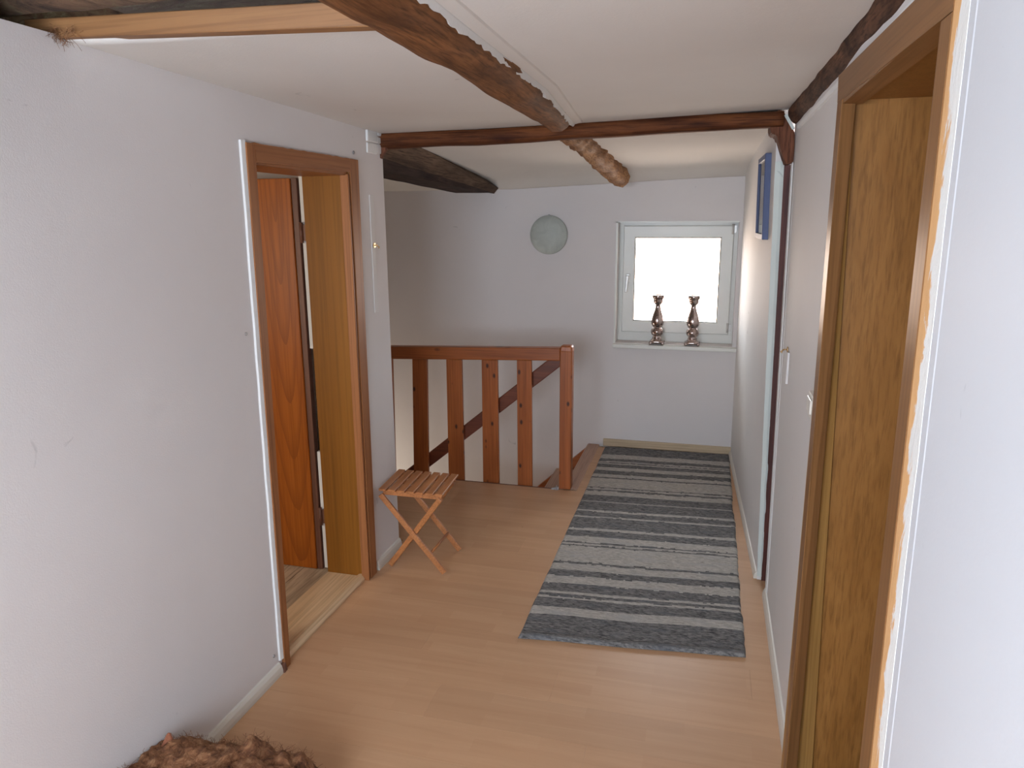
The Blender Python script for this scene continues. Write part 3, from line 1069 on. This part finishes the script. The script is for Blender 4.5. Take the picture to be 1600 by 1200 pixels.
# short peg below its left end
bm = NB()
bar(bm, (-1.497, 3.325, 2.035), (-1.528, 3.318, 1.985), 0.026, 0.026, (0, 1, 0), 0.004)
P(link('wooden_peg', bm, M_KNEE), 'short dark wooden peg sticking out under the left end of the cross beam', 'peg')
# white filler patch behind the beam's left end
bm = NB()
for (y0, y1, z0, z1, t) in ((3.165, 3.268, 2.045, 2.096, .010), (3.165, 3.262, 1.995, 2.041, .007), (3.271, 3.325, 2.078, 2.100, .012), (3.268, 3.315, 2.00, 2.043, .006), (3.272, 3.31, 2.045, 2.073, .009)):
    box(bm, XL - 0.004, XL + t, y0, y1, z0, z1, 0.003, 1)
P(link('trim_8', bm, M_FILL), kind='structure')

# right-hand wall beam
bm = NB()
rings = []
for s in range(121):
    y = YR + 0.02 + (3.33 - YR) * s / 120
    ring = []
    for q in range(14):
        th = 2 * math.pi * q / 14
        j = 1 + 0.16 * wob(math.cos(th) * 0.8, y * 1.4, math.sin(th) * 0.8, 2.0, 21) + 0.10 * wob(math.cos(th) * 2, y * 7, math.sin(th) * 2, 1.0, 4)
        cxr = 0.352 - 0.014 * max(0, (y - 1.3) / 2.0)
        ring.append((cxr + 0.058 * math.cos(th) * j, y, 2.121 + 0.058 * math.sin(th) * j))
    rings.append(ring)
loft(bm, rings)
P(link('ceiling_beam', bm, M_BEAMR), 'rough dark beam along the top of the right wall above the near door', 'beam')
# knee brace at the post head
bm = NB()
prism(bm, [(.223, 2.118), (.250, 2.128), (.280, 2.095), (.297, 2.058), (.311, 2.032), (.313, 1.975), (.312, 1.918), (.283, 1.911), (.262, 1.965), (.240, 2.029), (.219, 2.034), (.212, 2.060)], 'y', 3.325, 3.47)
bmesh.ops.recalc_face_normals(bm, faces=bm.faces)
bmesh.ops.bevel(bm, geom=[e for e in bm.edges], offset=0.004, segments=2, affect='EDGES')
P(link('knee_brace', bm, M_KNEE), 'short brown tapering brace between cross beam and red-brown post', 'brace')
bm = NB()
hexa(bm, [(.262, 3.318, 2.105), (.274, 3.318, 2.108), (.308, 3.318, 2.052), (.298, 3.318, 2.047), (.262, 3.335, 2.105), (.274, 3.335, 2.108), (.308, 3.335, 2.052), (.298, 3.335, 2.047)])
P(link('trim_9', bm, M_GREENISH), kind='structure')

# ================================================================== STAIR
st = P(empty('staircase', (-0.83, 4.9, 0)), 'wooden stair descending left behind the railing, orange stringer along the back wall', 'stairs')
bm = NB()
sl = -0.92
prism(bm, [(-0.828, -0.006), (-0.828, -0.30), (-2.9, -0.30 + sl * 2.07), (-2.9, -0.006 + sl * 2.07)], 'y', YB - 0.045, YB - 0.003)
link('stringer', bm, M_STRING, st)
bm = NB()
prism(bm, [(-0.828, -0.03), (-0.828, -0.33), (-2.9, -0.33 + sl * 2.07), (-2.9, -0.03 + sl * 2.07)], 'y', YF + 0.055, YF + 0.085)
link('stringer', bm, M_STRING, st)
for i in range(1, 10):
    bm = NB()
    box(bm, -0.828 - 0.215 * i - 0.03, -0.828 - 0.215 * (i - 1), YF + 0.086, YB - 0.046, -0.198 * i - 0.035, -0.198 * i, 0.004, 1)
    link('tread', bm, M_NOSE, st)
bm = NB()
prism(bm, [(-0.836, -0.03), (-0.836, 0.002), (-0.828, 0.007), (-0.752, 0.006), (-0.745, 0.001), (-0.745, -0.007), (-0.828, -0.007), (-0.828, -0.03)], 'y', YF + 0.025, YB - 0.001)
P(link('landing_nosing', bm, M_NOSE, st), 'tan nosing board along the top step')
bm = NB()
box(bm, -3.0, -0.86, YF - 0.004, YF + 0.004, -0.20, 0.003, 0.001, 1)
P(link('edge_board', bm, M_EDGE, st), 'dark edge board of the floor opening')

# railing
rl = P(empty('stair_railing', (-0.82, 4.40, 0)), 'orange-brown stained pine railing with wide flat balusters around the stair opening', 'railing')
bm = NB()
box(bm, -0.862, -0.785, 4.365, 4.435, 0.003, 0.905, 0.006)
hexa(bm, [(-0.866, 4.361, 0.895), (-0.781, 4.361, 0.895), (-0.781, 4.439, 0.895), (-0.866, 4.439, 0.895),
          (-0.858, 4.369, 0.937), (-0.789, 4.369, 0.937), (-0.789, 4.431, 0.937), (-0.858, 4.431, 0.937)], 0.010, 3)
newel = link('newel_post', bm, M_RAILZ, rl)
bm = NB()
hexa(bm, [(-2.6, 4.355, 0.786), (-0.86, 4.355, 0.843), (-0.86, 4.425, 0.843), (-2.6, 4.425, 0.786),
          (-2.6, 4.355, 0.870), (-0.86, 4.355, 0.923), (-0.86, 4.425, 0.923), (-2.6, 4.425, 0.870)], 0.008, 3)
link('top_rail', bm, M_RAILX, rl)
for i, (a, b_, c, d) in enumerate([(-1.143, -1.048, -1.140, -1.043), (-1.376, -1.270, -1.378, -1.268), (-1.616, -1.510, -1.620, -1.510), (-1.852, -1.749, -1.874, -1.768), (-2.10, -1.995, -2.12, -2.01), (-2.34, -2.235, -2.36, -2.25)]):
    zt = 0.84 + (a + 0.86) * 0.033
    bm = NB()
    hexa(bm, [(c, 4.388, -0.16), (d, 4.388, -0.16), (d, 4.412, -0.16), (c, 4.412, -0.16),
              (a, 4.388, zt), (b_, 4.388, zt), (b_, 4.412, zt), (a, 4.412, zt)], 0.003, 2)
    link('baluster', bm, M_RAILZ, rl)
bm = NB()
bar(bm, (-0.85, 4.475, 0.862), (-2.60, 4.475, 0.862 - 1.75 * 0.822), 0.06, 0.080, (0, 0, 1), 0.006)
P(link('stair_handrail', bm, M_RAILD, rl), 'darker sloping handrail descending behind the balusters')
# torn cover bracket at the foot of the newel
bm = NB()
hexa(bm, [(-0.912, 4.352, 0.001), (-0.862, 4.352, 0.001), (-0.862, 4.366, 0.001), (-0.912, 4.368, 0.001),
          (-0.904, 4.356, 0.010), (-0.862, 4.354, 0.020), (-0.862, 4.366, 0.022), (-0.900, 4.366, 0.010)])
tube(bm, (-0.870, 4.350, 0.0), (-0.874, 4.350, 0.034), 0.003, 8)
tube(bm, (-0.890, 4.350, 0.004), (-0.868, 4.348, 0.016), 0.003, 8)
P(link('bracket', bm, M_STEEL, newel), 'bent metal bracket at the foot of the post')

# ================================================================== RUG
EDGES = [5.294, 5.123, 5.033, 4.969, 4.946, 4.93, 4.907, 4.839, 4.772, 4.693, 4.636, 4.609, 4.442, 4.423, 4.397, 4.366, 4.292,
         4.192, 4.177, 4.053, 4.026, 3.953, 3.934, 3.779, 3.75, 3.672, 3.596, 3.58, 3.561, 3.542, 3.356, 3.332, 3.261, 3.199,
         3.12, 3.042, 3.022, 2.996, 2.978, 2.897, 2.829, 2.647]
def rug():
    bm = NB()
    nu, nv = 110, 470
    y_near, y_far = 2.640, 5.305
    bot = 0.0015
    V = []
    for j in range(nv + 1):
        v = j / nv
        row = []
        for i in range(nu + 1):
            u = i / nu
            xl = -0.689 - 0.006 * v + 0.004 * wob(v * 14, 0, 0, 1)
            xr = 0.219 - 0.008 * v + 0.010 * wob(v * 9, 3, 0, 1) + 0.006 * wob(v * 40, 3, 0, 1)
            x = xl + (xr - xl) * u
            y = y_near + (y_far - y_near) * v + u * (0.092 * (1 - v) + 0.033 * v) + 0.006 * wob(u * 3, v * 5, 0, 1)
            z = 0.010 + 0.003 * wob(u * 3, v * 12, 0, 1) + (0.0022 if j % 2 else 0) + 0.0012 * wob(u * 60, v * 200, 0, 1)
            if v < 0.012:
                z = 0.017
            if i in (0, nu) or j in (0, nv):
                z = bot
            row.append(bm.verts.new((x, y, z)))
        V.append(row)
    for j in range(nv):
        for i in range(nu):
            f = bm.faces.new((V[j][i], V[j][i + 1], V[j + 1][i + 1], V[j + 1][i]))
            f.smooth = True
            v = (j + 0.5) / nv
            u = (i + 0.5) / nu
            yy = y_near + (y_far - y_near) * v + 0.006 * wob(u * 9, v * 20, 7, 1) + 0.005 * wob(u * 40, v * 90, 2, 1)
            k = 0
            while k < len(EDGES) and yy < EDGES[k]:
                k += 1
            f.material_index = 1 if (k % 2 == 0 and 0 < k < len(EDGES)) else 0
    return link('striped_rug', bm, [M_RUGD, M_RUGL])
P(rug(), 'long woven rag runner with charcoal and light grey cross stripes on the floor', 'rug')

# ================================================================== STOOL
sx0, sx1, sy0, sy1, sz = -1.482, -1.160, 3.045, 3.335, 0.425
stl = P(empty('folding_stool', (-1.32, 3.19, 0)), 'small folding beech stool with slatted seat standing by the left wall end', 'stool')
n = 7
for i in range(n):
    t = i / (n - 1)
    x = sx0 + 0.016 + (sx1 - sx0 - 0.032) * t
    bm = NB()
    hexa(bm, [(x - 0.0185, sy0, sz), (x + 0.0185, sy0, sz), (x + 0.0185 - 0.02, sy1, sz), (x - 0.0185 - 0.02, sy1, sz),
              (x - 0.0185, sy0, sz + 0.011), (x + 0.0185, sy0, sz + 0.011), (x + 0.0185 - 0.02, sy1, sz + 0.011), (x - 0.0185 - 0.02, sy1, sz + 0.011)], 0.002, 1)
    link('slat', bm, M_STOOL, stl)
for yy, dx in ((sy0 + 0.022, 0), (sy1 - 0.03, -0.018)):
    bm = NB(); box(bm, sx0 + 0.01 + dx, sx1 - 0.01 + dx, yy, yy + 0.022, sz - 0.026, sz, 0.002, 1)
    link('seat_rail', bm, M_STOOL, stl)
def leg(p0, p1):
    bm = NB(); bar(bm, p0, p1, 0.015, 0.026, (0, 0, 1), 0.003); link('leg', bm, M_STOOL, stl)
leg((-1.478, 3.052, 0.405), (-1.175, 3.090, 0.012))
leg((-1.176, 3.066, 0.405), (-1.468, 3.106, 0.012))
leg((-1.492, 3.318, 0.405), (-1.185, 3.350, 0.012))
leg((-1.196, 3.300, 0.405), (-1.480, 3.326, 0.012))
for (x, z) in ((-1.245, 0.105), (-1.420, 0.085)):
    bm = NB(); tube(bm, (x, 3.085, z), (x, 3.342, z), 0.007, 10); link('stretcher', bm, M_STOOL, stl)
bm = NB(); tube(bm, (-1.325, 3.066, 0.208), (-1.325, 3.100, 0.208), 0.006, 10); link('pivot_pin', bm, M_STEEL, stl)
bm = NB(); tube(bm, (-1.335, 3.305, 0.212), (-1.335, 3.345, 0.212), 0.006, 10)
link('pivot_pin', bm, M_STEEL, stl)

# ================================================================== WINDOW SILL OBJECTS
def candlestick(x, y):
    r = empty('candlestick', (x, y, 0.798))
    prof = [(0.004, 0.048), (0.034, 0.049), (0.031, 0.056), (0.027, 0.060), (0.037, 0.070), (0.045, 0.084), (0.046, 0.098), (0.041, 0.112), (0.031, 0.123),
            (0.028, 0.127), (0.036, 0.134), (0.044, 0.148), (0.046, 0.164), (0.045, 0.182), (0.040, 0.204), (0.033, 0.226), (0.025, 0.248), (0.020, 0.268), (0.018, 0.284), (0.020, 0.291),
            (0.028, 0.298), (0.034, 0.306), (0.036, 0.322), (0.036, 0.332), (0.043, 0.338), (0.044, 0.352), (0.042, 0.360), (0.036, 0.361), (0.034, 0.352), (0.004, 0.350)]
    bm = NB(); lathe(bm, prof, (x, y, 0.798), 36)
    link('stem', bm, M_CHROME, r)
    # square foot with scrolled corners
    bm = NB()
    rings = []
    for zz, s, q in ((0.010, 0.043, 0.25), (0.016, 0.050, 0.35), (0.026, 0.050, 0.35), (0.034, 0.042, 0.2), (0.042, 0.034, 0.1), (0.050, 0.032, 0.0)):
        ring = []
        for k in range(32):
            th = 2 * math.pi * k / 32
            rr = s * (1 + q * (abs(math.sin(2 * th)) ** 2) * 0.55)
            ring.append((x + rr * math.cos(th), y + rr * math.sin(th), 0.798 + zz))
        rings.append(ring)
    loft(bm, rings)
    link('base', bm, M_CHROME, r)
    for a in (1, -1):
        for b_ in (1, -1):
            bm = NB()
            bmesh.ops.create_uvsphere(bm, u_segments=14, v_segments=8, radius=0.0135, matrix=Matrix.Translation((x + a * 0.043, y + b_ * 0.043, 0.8115)))
            for f in bm.faces: f.smooth = True
            link('foot', bm, M_CHROME, r)
    return r

def copy_tree(o, parent=None):
    c = o.copy(); COL.objects.link(c)
    if parent: c.parent = parent
    for ch in list(o.children):
        copy_tree(ch, c)
    return c

cs1 = candlestick(-0.343, 5.385)
P(cs1, 'dark silver baluster candlestick standing nearer the window handle', 'candlestick', 'candlesticks on the window sill')
cs2 = copy_tree(cs1)
cs2.location = (-0.092, 5.385, 0.798)
P(cs2, 'dark silver baluster candlestick nearer the right corner of the window sill', 'candlestick', 'candlesticks on the window sill')

# ================================================================== WALL LAMP
lp = P(empty('wall_lamp', (-1.148, YB, 1.583)), 'round frosted greenish glass wall lamp left of the window', 'lamp')
bm = NB()
rings = []
for i in range(9):
    a = math.pi / 2 * i / 8
    r_, d = 0.141 * math.cos(a * 0.98), 0.060 * math.sin(a)
    rings.append([(-1.148 + r_ * math.cos(2 * math.pi * k / 48), YB - 0.012 - d, 1.583 + r_ * math.sin(2 * math.pi * k / 48)) for k in range(48)])
loft(bm, rings)
link('glass_shade', bm, M_FROST, lp)
bm = NB()
rings = [[(-1.148 + r_ * math.cos(2 * math.pi * k / 32), y, 1.583 + r_ * math.sin(2 * math.pi * k / 32)) for k in range(32)] for r_, y in ((0.10, YB - 0.001), (0.10, YB - 0.012))]
loft(bm, rings)
link('base_plate', bm, M_WINF, lp)
bm = NB()
box(bm, -1.154, -1.142, YB - 0.018, YB - 0.001, 1.716, 1.730, 0.002, 1)
link('clip', bm, M_STEEL, lp)

# ================================================================== PICTURE on the right rear wall
def wr(y, z):       # wall surface x
    t = (y - 3.42) / (YB + 0.02 - 3.42)
    b0 = 0.299 + (0.221 - 0.299) * t
    b1 = 0.244 + (0.205 - 0.244) * t
    return b0 + (b1 - b0) * z / 2.15
def pic_piece(bm, y0, y1, z0, z1, d0, d1, bev=0.0):
    pts = []
    for z in (z0, z1):
        for (y, d) in ((y0, d0), (y1, d0), (y1, d1), (y0, d1)):
            pts.append((wr(y, z) - d, y, z))
    hexa(bm, pts, bev, 1)
pc = P(empty('framed_picture', (wr(3.76, 1.8), 3.76, 1.60)), 'blue framed picture hanging on the right wall beyond the post', 'picture')
py0, py1, pz0, pz1 = 3.57, 3.95, 1.600, 1.978
for a in ((py0, py0 + 0.025, pz0, pz1), (py1 - 0.025, py1, pz0, pz1), (py0 + 0.025, py1 - 0.025, pz0, pz0 + 0.025), (py0 + 0.025, py1 - 0.025, pz1 - 0.025, pz1)):
    bm = NB(); pic_piece(bm, *a, 0.001, 0.029, 0.002)
    link('frame_rail', bm, M_BLUE, pc)
bm = NB(); pic_piece(bm, py0 + 0.02, py1 - 0.02, pz0 + 0.02, pz1 - 0.02, 0.004, 0.012)
link('print', bm, M_MAT, pc)
bm = NB(); pic_piece(bm, py0 + 0.02, py1 - 0.02, pz0 + 0.02, pz1 - 0.02, 0.020, 0.022)
link('glass', bm, M_GLASS, pc)

# ================================================================== SMALL FITTINGS
# hook and its cover strip on the left wall
def hook(x, y, z, sgn, label):
    r = P(empty('wall_hook', (x, y, z)), label, 'hook')
    bm = NB()
    tube(bm, (x, y, z), (x + sgn * 0.004, y, z), 0.011, 14)
    link('rosette', bm, M_BRASS, r)
    bm = NB()
    pts = [(x + sgn * 0.003, y, z), (x + sgn * 0.016, y, z), (x + sgn * 0.022, y, z - 0.008), (x + sgn * 0.022, y, z - 0.014), (x + sgn * 0.026, y, z - 0.006)]
    for a, b_ in zip(pts, pts[1:]):
        tube(bm, a, b_, 0.003, 8)
    link('hook_arm', bm, M_BRASS, r)
hook(XL + 0.004, 3.190, 1.583, 1, 'tiny brass hook on the pale strip right of the left doorway')
hook(XW - 0.008, 3.03, 1.190, -1, 'tiny bright brass hook on the right wall beside the near door')
bm = NB(); box(bm, XL - 0.001, XL + 0.004, 3.168, 3.206, 1.27, 1.81, 0.001, 1)
P(link('cover_strip', bm, M_WALLR), 'slim white cover strip on the left wall end right of the doorway', 'strip')
bm = NB(); box(bm, XW - 0.012, XW - 0.003, 2.985, 3.000, 1.06, 1.185, 0.001, 1)
P(link('cover_strip', bm, M_WALLR), 'short slim white cover strip under the brass hook on the right wall', 'strip')
# light switch half hidden by the near door casing
sw = P(empty('light_switch', (0.318, 2.27, 1.17)), 'ivory light switch tight against the near right door casing', 'switch')
bm = NB(); box(bm, 0.304, XW + 0.001, 2.165, 2.262, 1.13, 1.20, 0.003); link('switch_plate', bm, M_SWITCH, sw)
bm = NB(); box(bm, 0.299, 0.305, 2.18, 2.25, 1.145, 1.188, 0.002, 1); link('rocker', bm, M_SWITCH, sw)

def screw(x, y, z, sgn, r, label, mat=M_STEEL):
    bm = NB()
    tube(bm, (x - sgn * 0.002, y, z), (x + sgn * 0.003, y, z), r, 12)
    tube(bm, (x, y, z), (x + sgn * 0.005, y, z), r * 0.45, 8)
    P(link('wall_screw', bm, mat), label, 'screw')
screw(XL, 2.160, 1.321, 1, 0.006, 'small screw in the left wall halfway up the door casing')
screw(XL, 2.160, 0.088, 1, 0.006, 'small grey screw in the left wall just above the baseboard')
screw(XL, 3.035, 1.985, 1, 0.008, 'small grey plug in the left wall above the far corner of the doorway')
screw(XW - 0.012, 1.026, 1.745, -1, 0.005, 'small cream wall plug in the bare near right wall', M_SWITCH)

# hanging fibres at the torn corner of the ceiling
bm = NB()
rnd = random.Random(4)
for i in range(90):
    x = -1.60 + 0.14 * rnd.random()
    y = 1.520 + 0.03 * rnd.random()
    z = 2.145 - 0.015 * rnd.random()
    p = Vector((x, y, z))
    d = Vector((rnd.uniform(-1, 1), rnd.uniform(-0.8, 0.3), rnd.uniform(-0.8, 0.3))) * 0.012
    for s in range(3):
        q = p + d + Vector((rnd.uniform(-1, 1), rnd.uniform(-1, 1), rnd.uniform(-1, 0.6))) * 0.006
        if q.x < XL + 0.004 and q.y > YR: q.x = max(q.x, XL + 0.003)
        tube(bm, p, q, 0.0005, 3)
        p = q
P(link('torn_fibres', bm, M_WOOL), 'tuft of brown fibres hanging at the left end of the pine batten', 'fibres', kind='stuff')

# ================================================================== INSULATION WOOL HEAP
wl = P(empty('insulation_wool', (-1.28, 1.45, 0)), 'torn heap of brown insulation wool on the floor against the left wall', 'insulation')
SIL = [(-1.519, 0.185), (-1.492, 0.190), (-1.470, 0.200), (-1.457, 0.196), (-1.425, 0.194), (-1.348, 0.192), (-1.294, 0.196), (-1.255, 0.214), (-1.226, 0.236),
       (-1.212, 0.228), (-1.177, 0.208), (-1.115, 0.200), (-1.075, 0.188), (-1.02, 0.14), (-0.97, 0.0)]
def sil(x):
    for a, b_ in zip(SIL, SIL[1:]):
        if a[0] <= x <= b_[0]:
            f = (x - a[0]) / (b_[0] - a[0])
            return a[1] + (b_[1] - a[1]) * f
    return 0.0
def heap_z(x, y):
    base = sil(x)
    f = 1 - max(0, (y - 1.55) / 0.14) ** 2 if y > 1.55 else 1 - max(0, (1.30 - y) / 0.25) ** 2
    f = max(f, 0)
    lump = 0.030 * wob(x, y, 0, 11, 2) + 0.016 * wob(x, y, 0, 28, 3) + 0.008 * wob(x, y, 0, 70, 5)
    edge = min(1, f * 3)
    return max(0.001, base * math.sqrt(f) + (lump - 0.006) * edge)
bm = NB()
NX, NY = 90, 90
g = [[None] * (NX + 1) for _ in range(NY + 1)]
for j in range(NY + 1):
    for i in range(NX + 1):
        x = -1.517 + 0.55 * i / NX
        y = 1.06 + 0.64 * j / NY
        g[j][i] = bm.verts.new((x, y, heap_z(x, y)))
for j in range(NY):
    for i in range(NX):
        f = bm.faces.new((g[j][i], g[j][i + 1], g[j + 1][i + 1], g[j + 1][i])); f.smooth = True
link('wool_clump', bm, M_WOOL, wl)
bm = NB()
rnd = random.Random(9)
for i in range(2600):
    x = -1.51 + 0.52 * rnd.random()
    y = 1.30 + 0.36 * rnd.random()
    z = heap_z(x, y)
    if z < 0.02: continue
    p = Vector((x, y, z - 0.002))
    d = Vector((rnd.uniform(-1, 1), rnd.uniform(-1, 1), rnd.uniform(-0.2, 0.8))).normalized() * rnd.uniform(0.004, 0.011)
    for s in range(3):
        q = p + d + Vector((rnd.uniform(-1, 1), rnd.uniform(-1, 1), rnd.uniform(-1, 0.5))) * 0.004
        q.x = max(q.x, XL + 0.002)
        tube(bm, p, q, 0.0005, 3)
        p = q
P(link('loose_fibres', bm, M_WOOL, wl), kind='stuff')
# a torn brown flap standing on top of the heap
bm = NB()
hexa(bm, [(-1.502, 1.545, 0.175), (-1.452, 1.545, 0.175), (-1.452, 1.560, 0.175), (-1.502, 1.560, 0.175),
          (-1.474, 1.548, 0.226), (-1.466, 1.548, 0.226), (-1.466, 1.556, 0.226), (-1.474, 1.556, 0.226)], 0.002, 1)
P(link('torn_flap', bm, plain('red_brown_backing', (0.32, 0.11, 0.055), 0.9), wl), 'red-brown torn flap standing up on the heap')
